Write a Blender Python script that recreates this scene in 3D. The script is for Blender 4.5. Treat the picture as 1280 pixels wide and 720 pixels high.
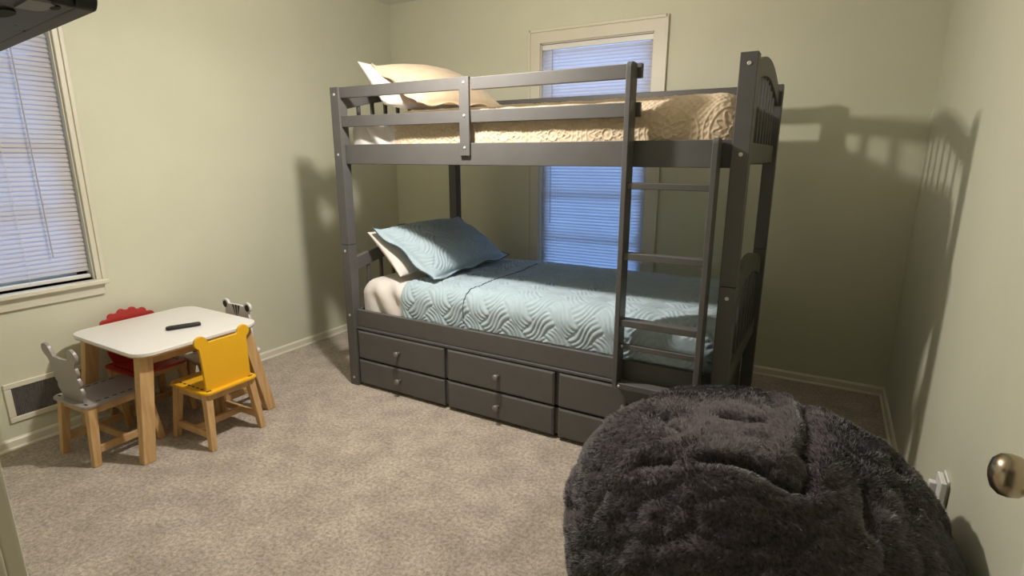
import bpy, bmesh, math, random
import numpy as np
from mathutils import Vector, Matrix, noise
random.seed(7); RNG = np.random.default_rng(7)
for o in list(bpy.data.objects): bpy.data.objects.remove(o)
SC = bpy.context.scene
COL = SC.collection
PI = math.pi

# ------------------------------------------------------------------ camera
CAM = np.array([2.2814, -2.0865, 1.2831]); YAW, PITCH, ROLL, FPX = .5236, .2374, .0004, 682.75
def cam_axes():
    cy, sy, cp, sp = math.cos(YAW), math.sin(YAW), math.cos(PITCH), math.sin(PITCH)
    f = Vector((-sy*cp, cy*cp, -sp)); r = Vector((cy, sy, 0)); u = r.cross(f)
    cr, sr = math.cos(ROLL), math.sin(ROLL)
    return r*cr+u*sr, u*cr-r*sr, f
r_, u_, f_ = cam_axes()
cd = bpy.data.cameras.new('camera'); cam = bpy.data.objects.new('camera', cd); COL.objects.link(cam)
M = Matrix((r_, u_, -f_)).transposed().to_4x4(); M.translation = Vector(CAM); cam.matrix_world = M
cd.sensor_width = 36; cd.lens = 36*FPX/1280; cd.clip_start = .02
SC.camera = cam

# ------------------------------------------------------------------ sky, exposure
w = bpy.data.worlds.new('dusk'); SC.world = w; w.use_nodes = True
wb = w.node_tree.nodes['Background']; wb.inputs[0].default_value = (.30, .54, 1.0, 1)
# dusk sky: brighter towards the glow beyond the back wall
def sky_nodes():
    nt = w.node_tree; tc = nt.nodes.new('ShaderNodeTexCoord'); sx = nt.nodes.new('ShaderNodeSeparateXYZ'); mr = nt.nodes.new('ShaderNodeMapRange')
    nt.links.new(tc.outputs['Generated'], sx.inputs[0]); nt.links.new(sx.outputs['Y'], mr.inputs['Value'])
    for k, v in (('From Min', -.5), ('From Max', .8), ('To Min', 1.6), ('To Max', 9.5)): mr.inputs[k].default_value = v
    nt.links.new(mr.outputs['Result'], wb.inputs['Strength'])
sky_nodes()
vs = SC.view_settings; vs.view_transform = 'Standard'; vs.look = 'None'; vs.gamma = 1; vs.use_curve_mapping = False; vs.exposure = 0.0
LAMP_POS = (.83, -.40, 2.03); LAMP_W = 42; FILL_W = 21; LAMP_COL = (1.0, .935, .86)

# ------------------------------------------------------------------ helpers
def tag(o, label=None, cat=None, group=None, kind=None):
    if label: o['label'] = label
    if cat: o['category'] = cat
    if group: o['group'] = group
    if kind: o['kind'] = kind
    return o
def empty(name, loc=(0, 0, 0), rz=0, label=None, cat=None, group=None):
    o = bpy.data.objects.new(name, None); COL.objects.link(o); o.location = loc; o.rotation_euler = (0, 0, rz); o.empty_display_size = .1
    return tag(o, label, cat, group)
class MB:
    def __init__(s): s.v = []; s.f = []
    def add(s, vs_, fs):
        n = len(s.v); s.v += [tuple(v) for v in vs_]; s.f += [tuple(i+n for i in f) for f in fs]; return s
    def box(s, x0, x1, y0, y1, z0, z1):
        return s.add([(x0,y0,z0),(x1,y0,z0),(x1,y1,z0),(x0,y1,z0),(x0,y0,z1),(x1,y0,z1),(x1,y1,z1),(x0,y1,z1)],
              [(0,3,2,1),(4,5,6,7),(0,1,5,4),(1,2,6,5),(2,3,7,6),(3,0,4,7)])
    def beam(s, p0, p1, w0, d0, w1=None, d1=None, side=(1,0,0)):
        """tapered bar from p0 to p1, w along `side`, d across; ends cut level if mostly vertical"""
        w1 = w0 if w1 is None else w1; d1 = d0 if d1 is None else d1
        p0, p1 = Vector(p0), Vector(p1); a = (p1-p0).normalized(); sd = Vector(side); 
        if abs(a.z) > .7:
            sd = Vector((sd.x, sd.y, 0)).normalized(); t = Vector((0,0,1)).cross(sd)
        else:
            sd = (sd-a*sd.dot(a)).normalized(); t = a.cross(sd)
        vs_ = []
        for p, w_, d_ in ((p0,w0,d0),(p1,w1,d1)):
            for i, j in ((-1,-1),(1,-1),(1,1),(-1,1)): vs_.append(p+sd*i*w_/2+t*j*d_/2)
        return s.add(vs_, [(0,3,2,1),(4,5,6,7),(0,1,5,4),(1,2,6,5),(2,3,7,6),(3,0,4,7)])
    def prism(s, pts, fn, a, b):
        """outline pts (2-D) swept from a to b; fn(u,v,w)->xyz"""
        n = len(pts); vs_ = [fn(u, v, a) for u, v in pts]+[fn(u, v, b) for u, v in pts]
        return s.add(vs_, [tuple(range(n-1,-1,-1)), tuple(range(n, 2*n))]+[(i, (i+1)%n, n+(i+1)%n, n+i) for i in range(n)])
    def tube(s, p0, p1, r0, r1=None, n=14):
        r1 = r0 if r1 is None else r1; p0, p1 = Vector(p0), Vector(p1); a = (p1-p0).normalized()
        t = a.orthogonal().normalized(); b = a.cross(t); vs_ = []
        for p, r in ((p0,r0),(p1,r1)):
            for k in range(n): vs_.append(p+(t*math.cos(2*PI*k/n)+b*math.sin(2*PI*k/n))*r)
        return s.add(vs_, [tuple(range(n-1,-1,-1)), tuple(range(n,2*n))]+[(k,(k+1)%n,n+(k+1)%n,n+k) for k in range(n)])
    def lathe(s, prof, p, axis, n=28):
        """prof: (r, h) along axis from p"""
        p = Vector(p); a = Vector(axis).normalized(); t = a.orthogonal().normalized(); b = a.cross(t); vs_ = []
        for r, h in prof:
            for k in range(n): vs_.append(p+a*h+(t*math.cos(2*PI*k/n)+b*math.sin(2*PI*k/n))*max(r,1e-5))
        m = len(prof)
        fs = [(i*n+k, i*n+(k+1)%n, (i+1)*n+(k+1)%n, (i+1)*n+k) for i in range(m-1) for k in range(n)]
        fs += [tuple(range(n-1,-1,-1)), tuple(range((m-1)*n, m*n))]
        return s.add(vs_, fs)
    def build(s, name, mat, parent=None, bevel=0, seg=2, smooth=False, loc=None):
        me = bpy.data.meshes.new(name); me.from_pydata(s.v, [], s.f); me.update()
        bm = bmesh.new(); bm.from_mesh(me); bmesh.ops.recalc_face_normals(bm, faces=bm.faces); bm.to_mesh(me); bm.free()
        o = bpy.data.objects.new(name, me); COL.objects.link(o); me.materials.append(mat)
        if loc is not None: o.location = loc
        if parent is not None: o.parent = parent
        if smooth: me.shade_smooth()
        if bevel:
            m = o.modifiers.new('bevel', 'BEVEL'); m.width = bevel; m.segments = seg; m.limit_method = 'ANGLE'; m.angle_limit = math.radians(40)
            me.shade_smooth(); m.harden_normals = True
        return o
def grid_obj(name, P, mat, parent=None, closed_u=False, smooth=True, caps=False):
    """P: array (nu, nv, 3)"""
    nu, nv = P.shape[:2]; idx = np.arange(nu*nv).reshape(nu, nv)
    if closed_u: idx = np.vstack([idx, idx[:1]])
    F = np.stack([idx[:-1,:-1], idx[1:,:-1], idx[1:,1:], idx[:-1,1:]], -1).reshape(-1, 4)
    fs = F.tolist()
    if caps: fs += [idx[:nu,0].tolist(), idx[:nu,-1].tolist()[::-1]]
    me = bpy.data.meshes.new(name); me.from_pydata(P.reshape(-1,3).tolist(), [], fs); me.update()
    bm = bmesh.new(); bm.from_mesh(me); bmesh.ops.recalc_face_normals(bm, faces=bm.faces); bm.to_mesh(me); bm.free()
    if smooth: me.shade_smooth()
    o = bpy.data.objects.new(name, me); COL.objects.link(o); me.materials.append(mat)
    if parent is not None: o.parent = parent
    return o

# ------------------------------------------------------------------ materials
def mat(name, col, rough=.6, metal=0, spec=.5, noise_col=None, nscale=20, bump=0, bscale=200, stretch=None, sheen=0, detail=4, nlow=.35, nhigh=.65, bdist=.01):
    m = bpy.data.materials.new(name); m.use_nodes = True; nt = m.node_tree; b = nt.nodes['Principled BSDF']
    b.inputs['Base Color'].default_value = (*col, 1); b.inputs['Roughness'].default_value = rough; b.inputs['Metallic'].default_value = metal
    b.inputs['Specular IOR Level'].default_value = spec
    if sheen: b.inputs['Sheen Weight'].default_value = sheen; b.inputs['Sheen Roughness'].default_value = .5
    tc = nt.nodes.new('ShaderNodeTexCoord'); src = tc.outputs['Object']
    if stretch:
        mp = nt.nodes.new('ShaderNodeMapping'); mp.inputs['Scale'].default_value = stretch; nt.links.new(src, mp.inputs[0]); src = mp.outputs[0]
    if noise_col is not None:
        n = nt.nodes.new('ShaderNodeTexNoise'); n.inputs['Scale'].default_value = nscale; n.inputs['Detail'].default_value = detail; nt.links.new(src, n.inputs[0])
        r = nt.nodes.new('ShaderNodeValToRGB'); r.color_ramp.elements[0].position = nlow; r.color_ramp.elements[1].position = nhigh
        r.color_ramp.elements[0].color = (*col, 1); r.color_ramp.elements[1].color = (*noise_col, 1)
        nt.links.new(n.outputs['Fac'], r.inputs[0]); nt.links.new(r.outputs[0], b.inputs['Base Color'])
    if bump:
        n2 = nt.nodes.new('ShaderNodeTexNoise'); n2.inputs['Scale'].default_value = bscale; n2.inputs['Detail'].default_value = 3; nt.links.new(src, n2.inputs[0])
        bp = nt.nodes.new('ShaderNodeBump'); bp.inputs['Strength'].default_value = bump; bp.inputs['Distance'].default_value = bdist
        nt.links.new(n2.outputs['Fac'], bp.inputs['Height']); nt.links.new(bp.outputs[0], b.inputs['Normal'])
    return m
M_WALL = mat('wall_paint', (.645, .638, .492), .55, spec=.3, noise_col=(.67, .663, .512), nscale=3, bump=.12, bscale=90, bdist=.004)
M_CEIL = mat('ceiling_paint', (.80, .79, .73), .8, spec=.2, bump=.1, bscale=60)
M_TRIM = mat('trim_paint', (.72, .69, .56), .35, noise_col=(.75, .72, .59), nscale=6)
M_WTRIM = mat('window_trim_paint', (.685, .645, .515), .4, noise_col=(.71, .67, .54), nscale=6)
def carpet_mat():
    m = bpy.data.materials.new('carpet'); m.use_nodes = True; nt = m.node_tree; b = nt.nodes['Principled BSDF']; L = nt.links.new
    b.inputs['Roughness'].default_value = 1; b.inputs['Specular IOR Level'].default_value = .1; b.inputs['Sheen Weight'].default_value = .25
    tc = nt.nodes.new('ShaderNodeTexCoord')
    def nz(sc, det, rough=.6):
        n = nt.nodes.new('ShaderNodeTexNoise'); n.inputs['Scale'].default_value = sc; n.inputs['Detail'].default_value = det; n.inputs['Roughness'].default_value = rough
        L(tc.outputs['Object'], n.inputs[0]); return n.outputs['Fac']
    def ramp(f, p0, p1, c0, c1):
        r = nt.nodes.new('ShaderNodeValToRGB'); e = r.color_ramp.elements; e[0].position = p0; e[1].position = p1; e[0].color = (*c0, 1); e[1].color = (*c1, 1); L(f, r.inputs[0]); return r.outputs[0]
    fine = ramp(nz(70, 6, .8), .36, .66, (.285, .235, .19), (.75, .645, .53))
    big = ramp(nz(7, 4), .38, .62, (.82, .81, .80), (1.08, 1.08, 1.08))
    mx = nt.nodes.new('ShaderNodeMix'); mx.data_type = 'RGBA'; mx.blend_type = 'MULTIPLY'; mx.inputs[0].default_value = 1
    L(fine, mx.inputs[6]); L(big, mx.inputs[7]); L(mx.outputs[2], b.inputs['Base Color'])
    bp = nt.nodes.new('ShaderNodeBump'); bp.inputs['Strength'].default_value = .8; bp.inputs['Distance'].default_value = .012
    L(nz(130, 4, .7), bp.inputs['Height']); L(bp.outputs[0], b.inputs['Normal'])
    return m
M_CARPET = carpet_mat()
M_BED = mat('grey_bed_paint', (.098, .094, .089), .42, spec=.28, noise_col=(.106, .102, .097), nscale=12, bump=.03, bscale=120)
M_SUPPORT = mat('bed_base_board', (.10, .09, .08), .8)
M_STEEL = mat('steel', (.62, .60, .57), .35, metal=.6, noise_col=(.7, .68, .65), nscale=40)
M_KNOB = mat('pewter_knob', (.20, .19, .18), .38, metal=.5, noise_col=(.24, .23, .22), nscale=60)
M_SHEET = mat('white_sheet', (.66, .615, .57), .8, spec=.2, sheen=.1, noise_col=(.70, .655, .61), nscale=8, bump=.15, bscale=25)
M_BLUE = mat('blue_quilt', (.38, .475, .52), .85, spec=.15, sheen=.15, noise_col=(.41, .505, .55), nscale=30, bump=.1, bscale=500)
M_PIPE = mat('dark_piping', (.07, .11, .14), .8)
M_CREAM = mat('cream_bedspread', (.56, .445, .305), .85, spec=.15, sheen=.15, noise_col=(.60, .485, .34), nscale=20, bump=.12, bscale=400)
M_WOOD = mat('pale_oak', (.50, .30, .125), .5, noise_col=(.62, .40, .19), nscale=5, stretch=(14, 14, 1.2), bump=.05, bscale=8)
M_WOODH = mat('pale_oak_rail', (.48, .285, .12), .5, noise_col=(.58, .37, .175), nscale=16)
M_TOP = mat('white_laminate', (.80, .78, .74), .35, noise_col=(.82, .80, .76), nscale=5)
M_YEL = mat('yellow_paint', (.78, .41, .012), .4, noise_col=(.81, .44, .016), nscale=5)
M_RED = mat('red_paint', (.40, .024, .018), .4, noise_col=(.43, .03, .022), nscale=5)
M_GREY = mat('grey_paint', (.29, .26, .245), .35, noise_col=(.32, .29, .27), nscale=5)
M_CHALK = mat('white_chair_paint', (.70, .68, .64), .4, noise_col=(.73, .71, .67), nscale=5)
M_BLACK = mat('black_paint', (.012, .012, .013), .45, noise_col=(.016, .016, .017), nscale=8)
M_DARK = mat('dark_slot', (.012, .009, .007), .9)
M_PLASTIC = mat('black_plastic', (.010, .009, .0085), .5, noise_col=(.017, .0155, .014), nscale=9, bump=.1, bscale=300)
M_RUBBER = mat('button_rubber', (.05, .05, .05), .6)
M_LABELP = mat('grey_metal_plate', (.16, .15, .145), .5, metal=.4)
M_SCREEN = mat('tv_glass', (.005, .005, .006), .12)
M_BRASS = mat('aged_nickel', (.36, .30, .21), .27, metal=1, noise_col=(.42, .35, .25), nscale=18)
M_DOOR = mat('door_paint', (.70, .68, .56), .4, noise_col=(.72, .70, .58), nscale=4)
M_OUTLET = mat('white_plastic', (.80, .79, .75), .35, noise_col=(.82, .81, .77), nscale=10)
M_GRILLE = mat('vent_mesh', (.17, .16, .155), .6, metal=.2, noise_col=(.24, .22, .215), nscale=150, stretch=(1, 1, .3))
M_SHADEM = mat('lamp_metal', (.55, .53, .5), .35, metal=.8)
def blind_mat():
    m = bpy.data.materials.new('blind_vinyl'); m.use_nodes = True; nt = m.node_tree; L = nt.links.new
    out = nt.nodes['Material Output']; nt.nodes.remove(nt.nodes['Principled BSDF'])
    tc = nt.nodes.new('ShaderNodeTexCoord'); n = nt.nodes.new('ShaderNodeTexNoise'); n.inputs['Scale'].default_value = 4; L(tc.outputs['Object'], n.inputs[0])
    r = nt.nodes.new('ShaderNodeValToRGB'); r.color_ramp.elements[0].color = (.74, .69, .67, 1); r.color_ramp.elements[1].color = (.78, .73, .71, 1); L(n.outputs['Fac'], r.inputs[0])
    d = nt.nodes.new('ShaderNodeBsdfDiffuse'); t = nt.nodes.new('ShaderNodeBsdfTranslucent'); mx = nt.nodes.new('ShaderNodeMixShader'); mx.inputs[0].default_value = .38
    t.inputs[0].default_value = (.75, .78, .85, 1); L(r.outputs[0], d.inputs[0]); L(d.outputs[0], mx.inputs[1]); L(t.outputs[0], mx.inputs[2]); L(mx.outputs[0], out.inputs[0])
    return m
M_BLIND = blind_mat()
def glass_mat():
    m = bpy.data.materials.new('window_glass'); m.use_nodes = True; nt = m.node_tree; L = nt.links.new
    out = nt.nodes['Material Output']; nt.nodes.remove(nt.nodes['Principled BSDF'])
    tr = nt.nodes.new('ShaderNodeBsdfTransparent'); tr.inputs[0].default_value = (.92, .95, .96, 1); g = nt.nodes.new('ShaderNodeBsdfGlossy'); g.inputs['Roughness'].default_value = .03
    fr = nt.nodes.new('ShaderNodeFresnel'); fr.inputs[0].default_value = 1.45; mx = nt.nodes.new('ShaderNodeMixShader')
    L(fr.outputs[0], mx.inputs[0]); L(tr.outputs[0], mx.inputs[1]); L(g.outputs[0], mx.inputs[2]); L(mx.outputs[0], out.inputs[0]); return m
M_GLASS = glass_mat()
M_WANDP = mat('clear_grey_plastic', (.42, .41, .43), .2, noise_col=(.46, .45, .47), nscale=20)

# ------------------------------------------------------------------ room shell
XL, XR, YB, YF, ZC = -.7755, 2.6613, 1.3477, -1.985, 2.385
T = .14
def struct(name, mb, m, parent=None, bevel=0):
    o = mb.build(name, m, parent, bevel)
    if parent is None: tag(o, kind='structure')
    return o
HALL = -3.1
struct('floor', MB().box(XL-T, XR+T, HALL-T, YB+T, -.12, 0), M_CARPET)
struct('ceiling', MB().box(XL-T, XR+T, HALL-T, YB+T, ZC, ZC+.1), M_CEIL)
# windows: opening extents
W1 = dict(a=-1.60, b=-.848, z0=.70, z1=2.0)       # left wall, along y
W2 = dict(a=.512, b=1.272, z0=.44, z1=2.0)       # back wall, along x
wl = MB()
wl.box(XL-T, XL, HALL-T, W1['a'], 0, ZC).box(XL-T, XL, W1['b'], YB+T, 0, ZC).box(XL-T, XL, W1['a'], W1['b'], 0, W1['z0']).box(XL-T, XL, W1['a'], W1['b'], W1['z1'], ZC)
struct('wall_left', wl, M_WALL)
wb_ = MB()
wb_.box(XL, W2['a'], YB, YB+T, 0, ZC).box(W2['b'], XR, YB, YB+T, 0, ZC).box(W2['a'], W2['b'], YB, YB+T, 0, W2['z0']).box(W2['a'], W2['b'], YB, YB+T, W2['z1'], ZC)
struct('wall_back', wb_, M_WALL)
struct('wall_right', MB().box(XR, XR+T, HALL-T, YB+T, 0, ZC), M_WALL)
DX0, DX1, DZ = 1.817, 2.60, 2.04
struct('wall_front', MB().box(XL, DX0, YF-.12, YF, 0, ZC).box(DX1, XR, YF-.12, YF, 0, ZC).box(DX0, DX1, YF-.12, YF, DZ, ZC), M_WALL)
struct('wall_hall', MB().box(XL, XR, HALL-T, HALL, 0, ZC), M_WALL)
# door frame
dj = MB(); dj.box(DX0, DX0+.012, YF-.12, YF, 0, DZ).box(DX1-.012, DX1, YF-.12, YF, 0, DZ).box(DX0, DX1, YF-.12, YF, DZ-.012, DZ)
struct('trim_1', dj, M_TRIM, bevel=.003)
dc = MB(); dc.box(DX0-.066, DX0+.004, YF, YF+.012, 0, DZ+.066).box(DX1-.004, DX1+.056, YF, YF+.012, 0, DZ+.066).box(DX0+.004, DX1-.004, YF, YF+.012, DZ-.004, DZ+.066)
struct('trim_2', dc, M_TRIM, bevel=.003)
def baseboard(name, prof_fn, a, b):
    pts = [(0, 0), (.014, 0), (.014, .004), (.0125, .052), (.009, .060), (.004, .066), (0, .068)]
    # quarter round at the foot
    mb = MB().prism([(0, 0), (.021, 0), (.020, .008), (.016, .013), (.013, .015), (.0115, .052), (.008, .059), (.004, .064), (0, .066)], prof_fn, a, b)
    return struct(name, mb, M_TRIM)
baseboard('baseboard_left', lambda u, v, t: (XL+u, t, v*.75), YF, YB)
baseboard('baseboard_back', lambda u, v, t: (t, YB-u, v*.75), XL, XR)
baseboard('baseboard_right', lambda u, v, t: (XR-u, t, v*.75), YF, YB)
baseboard('baseboard_front', lambda u, v, t: (t, YF+u, v*.75), XL, DX0-.066)

# windows with casing, sill, sash, muntins, glass (local frame: s along wall, d into the room, z)
def window(name, W, fn, stool_ext, cas_w):
    a, b, z0, z1 = W['a'], W['b'], W['z0'], W['z1']
    def bx(mb, s0, s1, d0, d1, zz0, zz1):
        ps = [fn(s, d, z) for z in (zz0, zz1) for (s, d) in ((s0,d0),(s1,d0),(s1,d1),(s0,d1))]
        mb.add(ps, [(0,3,2,1),(4,5,6,7),(0,1,5,4),(1,2,6,5),(2,3,7,6),(3,0,4,7)])
    root = MB()
    # jamb liner
    bx(root, a-.001, a+.010, -.135, 0, z0, z1); bx(root, b-.010, b+.001, -.135, 0, z0, z1); bx(root, a, b, -.135, 0, z1-.010, z1)
    o = root.build(name, M_WTRIM); tag(o, kind='structure')
    c = MB()
    bx(c, a-cas_w, a+.004, 0, .014, z0-.002, z1+cas_w); bx(c, b-.004, b+cas_w, 0, .014, z0-.002, z1+cas_w); bx(c, a, b, 0, .014, z1-.004, z1+cas_w)
    # back band on the outer edge
    bx(c, a-cas_w-.006, a-cas_w+.012, 0, .022, z0-.002, z1+cas_w+.006); bx(c, b+cas_w-.012, b+cas_w+.006, 0, .022, z0-.002, z1+cas_w+.006); bx(c, a-cas_w, b+cas_w, 0, .022, z1+cas_w-.012, z1+cas_w+.006)
    c.build('window_casing', M_WTRIM, o, bevel=.003)
    s = MB(); bx(s, a-stool_ext, b+stool_ext, -.09, .045, z0-.024, z0)
    s.build('window_sill', M_WTRIM, o, bevel=.006, seg=3)
    ap = MB(); bx(ap, a-stool_ext+.015, b+stool_ext-.015, 0, .016, z0-.078, z0-.024); ap.build('window_apron', M_WTRIM, o, bevel=.004)
    mid = 1.32
    for (q0, q1, d) in ((z0, mid+.02, -.075), (mid-.02, z1-.01, -.108)):
        sh = MB(); st = .042
        bx(sh, a+.01, a+.01+st, d-.014, d+.014, q0, q1); bx(sh, b-.01-st, b-.01, d-.014, d+.014, q0, q1)
        bx(sh, a+.01, b-.01, d-.014, d+.014, q0, q0+st); bx(sh, a+.01, b-.01, d-.014, d+.014, q1-st, q1)
        for zz in [z for z in (.73, 1.03, 1.66) if q0+.08 < z < q1-.08]:
            bx(sh, a+.01+st, b-.01-st, d-.010, d+.010, zz-.011, zz+.011)
        so = sh.build('window_sash', M_WTRIM, o)
        g = MB(); bx(g, a+.01+st-.004, b-.01-st+.004, d-.002, d+.002, q0+st-.004, q1-st+.004); g.build('pane', M_GLASS, so)
    return o
f1 = lambda s, d, z: (XL+d, s, z)
f2 = lambda s, d, z: (s, YB-d, z)
window('window_1', W1, f1, .038, .030)
window('window_2', W2, f2, .11, .075)

def blind(W, fn, label, wand_side, cord_off):
    a, b, z0, z1 = W['a']+.011, W['b']-.011, W['z0'], W['z1']-.012
    o0 = fn((a+b)/2, -.030, z0)
    root = empty('window_blind', o0, 0, label, 'blind', 'closed mini blinds')
    loc = lambda s, d, z: tuple(np.array(fn(s, d, z))-np.array(o0))
    def bx(mb, s0, s1, d0, d1, zz0, zz1):
        ps = [loc(s, d, z) for z in (zz0, zz1) for (s, d) in ((s0,d0),(s1,d0),(s1,d1),(s0,d1))]
        mb.add(ps, [(0,3,2,1),(4,5,6,7),(0,1,5,4),(1,2,6,5),(2,3,7,6),(3,0,4,7)]); return mb
    bx(MB(), a, b, -.046, -.010, z1-.032, z1).build('headrail', M_OUTLET, root, bevel=.002)
    mb = MB(); pitch = .0205; n = int((z1-.036-z0-.03)/pitch); hw = .0125; th = math.radians(64)
    for k in range(n):
        zc = z1-.045-k*pitch+random.uniform(-.0006, .0006); tl = th+random.uniform(-.06, .06); prof = []
        for i in range(6):
            q = -1+2*i/5; cam_ = .0022*(1-q*q)
            # room-side edge down
            d = -.029-q*hw*math.cos(tl)+cam_*math.sin(tl); zz = zc+q*hw*math.sin(tl)+cam_*math.cos(tl)*.6
            prof.append((d, zz))
        prof = prof+[(d-.0004, zz-.0006) for d, zz in prof[::-1]]
        mb.prism(prof, lambda d, z, s: loc(s, d, z), a+.002, b-.002)
    mb.build('slats', M_BLIND, root)
    bx(MB(), a, b, -.040, -.018, z0+.008, z0+.026).build('bottom_rail', M_OUTLET, root, bevel=.003)
    for s in cord_off:
        MB().tube(loc(s, -.014, z1-.035), loc(s, -.014, z0+.02), .0011, n=6).build('ladder_cord', M_OUTLET, root)
    ws = wand_side
    MB().tube(loc(ws, -.008, z1-.03), loc(ws+.004, -.006, z1-1.16), .0026, n=8).build('tilt_wand', M_WANDP, root)
    return root
blind(W1, f1, 'white mini blind hanging in the left window above the kids table', W1['b']-.155, (W1['a']+.15, W1['b']-.25))
blind(W2, f2, 'white mini blind glowing blue in the window behind the bunk bed', W2['a']+.085, (W2['a']+.13, W2['b']-.13))

# door leaf swung open beside the camera
dr = empty('door_1', (2.595, YF+.004, 0)); tag(dr, kind='structure')
dl = MB().box(-.038, -.002, .0, .764, .012, 2.02).build('door_leaf', M_DOOR, dr, bevel=.003)
for z in (.25, 1.02, 1.78): MB().tube((-.004, -.004, z-.045), (-.004, -.004, z+.045), .006).build('hinge', M_BRASS, dr)
kn = MB(); kp = (-.038, .764-.062, .909)
kn.lathe([(.0, 0), (.033, 0), (.033, .003), (.027, .008), (.013, .011), (.0115, .024), (.0125, .030), (.019, .034), (.0245, .041), (.0262, .050), (.0245, .059), (.0185, .0655), (.010, .0685), (0, .0695)], kp, (-1, 0, 0), 36)
kn.build('door_knob', M_BRASS, dr, smooth=True)
MB().lathe([(0, 0), (.031, 0), (.031, .004), (.012, .01), (.012, .025), (.024, .034), (.027, .048), (.02, .06), (0, .063)], (-.002, .764-.062, .909), (1, 0, 0), 28).build('door_knob', M_BRASS, dr, smooth=True)

# ceiling light (above the frame) whose bulb lights the room, with an added fill below it
cl = empty('ceiling_light', (LAMP_POS[0], LAMP_POS[1], ZC), 0, 'ceiling light with a metal dish hanging above the room centre', 'lamp')
MB().lathe([(0, 0), (.065, 0), (.065, -.012), (.03, -.03), (0, -.031)], (0, 0, 0), (0, 0, 1)).build('canopy', M_SHADEM, cl, smooth=True)
MB().tube((0, 0, -.02), (0, 0, -.215), .008).build('stem', M_SHADEM, cl)
dish = [(.012, -.20), (.05, -.205), (.085, -.222), (.10, -.242), (.097, -.243), (.082, -.226), (.05, -.210), (.012, -.206)]
MB().lathe(dish, (0, 0, 0), (0, 0, 1)).build('dish', M_SHADEM, cl, smooth=True)
MB().tube((0, 0, -.205), (0, 0, LAMP_POS[2]-ZC+.05), .016).build('socket', M_OUTLET, cl)
ld = bpy.data.lights.new('bulb', 'POINT'); ld.energy = LAMP_W; ld.color = LAMP_COL; ld.shadow_soft_size = .045
lo = bpy.data.objects.new('bulb', ld); COL.objects.link(lo); lo.parent = cl; lo.location = (0, 0, LAMP_POS[2]-ZC)
# added downward fill lamp, brightens the floor; the fixture has no real lens
la = bpy.data.lights.new('lens', 'AREA'); la.shape = 'DISK'; la.size = .09; la.energy = FILL_W; la.color = LAMP_COL
lao = bpy.data.objects.new('lens', la); COL.objects.link(lao); lao.parent = cl; lao.location = (0, 0, LAMP_POS[2]-ZC-.05)

# ------------------------------------------------------------------ bunk bed
LX, DY, H, WP = 2.02, 1.056, 1.622, .0585
bed = empty('bunk_bed', (0, 0, 0), 0, 'dark grey wooden twin bunk bed with ladder and two rows of drawers', 'bunk bed')
for px in (0, LX-WP):
    for py in (0, DY-WP):
        mb = MB().box(px, px+WP, py, py+WP, 0, .8125).box(px, px+WP, py, py+WP, .8145, H)
        p = mb.build('post', M_BED, bed, bevel=.003)
        if py == 0:
            for z in (1.585, 1.288, .77 if px else .78, .418, .046):
                MB().lathe([(0, -.002), (.0072, -.002), (.0072, .0015), (.005, .0022), (.003, .001), (0, .001)], (px+WP/2+(.002 if px else 0), py, z), (0, -1, 0), 16).build('bolt', M_STEEL, p, smooth=True)
def end_board(x0, x1, zb, z_arch_side, z_arch_mid, arch_w, name, ystart=WP, yend=DY-WP):
    """arched end panel in the y-z plane: arch rail, slats, bottom rail"""
    n = 24; top = []; bot = []
    for i in range(n+1):
        t = i/n; y = ystart+(yend-ystart)*t; k = math.sin(PI*t)
        top.append((y, z_arch_side+(z_arch_mid-z_arch_side)*k)); bot.append((y, z_arch_side-arch_w+(z_arch_mid-z_arch_side)*k*.95))
    o = MB().prism(top+bot[::-1], lambda y, z, x: (x, y, z), x0, x1).build(name, M_BED, bed, bevel=.003)
    MB().box(x0, x1, ystart, yend, zb, zb+.08).build('cross_rail', M_BED, o, bevel=.003)
    ns = 8
    for k in range(ns):
        y = ystart+(yend-ystart)*(k+1)/(ns+1); t = (y-ystart)/(yend-ystart)
        zt = z_arch_side-arch_w+(z_arch_mid-z_arch_side)*math.sin(PI*t)*.95
        xm = (x0+x1)/2
        MB().box(xm-.007, xm+.007, y-.010, y+.010, zb+.075, zt+.006).build('slat', M_BED, o, bevel=.002)
end_board(LX-.046, LX-.016, 1.252, 1.590, 1.668, .068, 'footboard')
end_board(.016, .046, 1.252, 1.572, 1.650, .055, 'headboard')
end_board(LX-.046, LX-.016, .36, .765, .850, .085, 'footboard')
end_board(.016, .046, .36, .735, .800, .070, 'headboard')
def rail(name, x0, x1, y0, y1, z0, z1): return MB().box(x0, x1, y0, y1, z0, z1).build(name, M_BED, bed, bevel=.003)
YR = .024
rail('side_rail', WP, LX-WP, YR, YR+.024, 1.241, 1.340)
rail('side_rail', WP, LX-WP, DY-.05, DY-.026, 1.241, 1.340)
rail('side_rail', WP, LX-WP, YR, YR+.024, .352, .448)
rail('side_rail', WP, LX-WP, DY-.05, DY-.026, .30, .448)
# back guard rails
rail('guard_rail', WP, LX-WP, DY-.046, DY-.026, 1.556, 1.622)
rail('guard_rail', WP, LX-WP, DY-.046, DY-.026, 1.425, 1.482)
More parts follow.
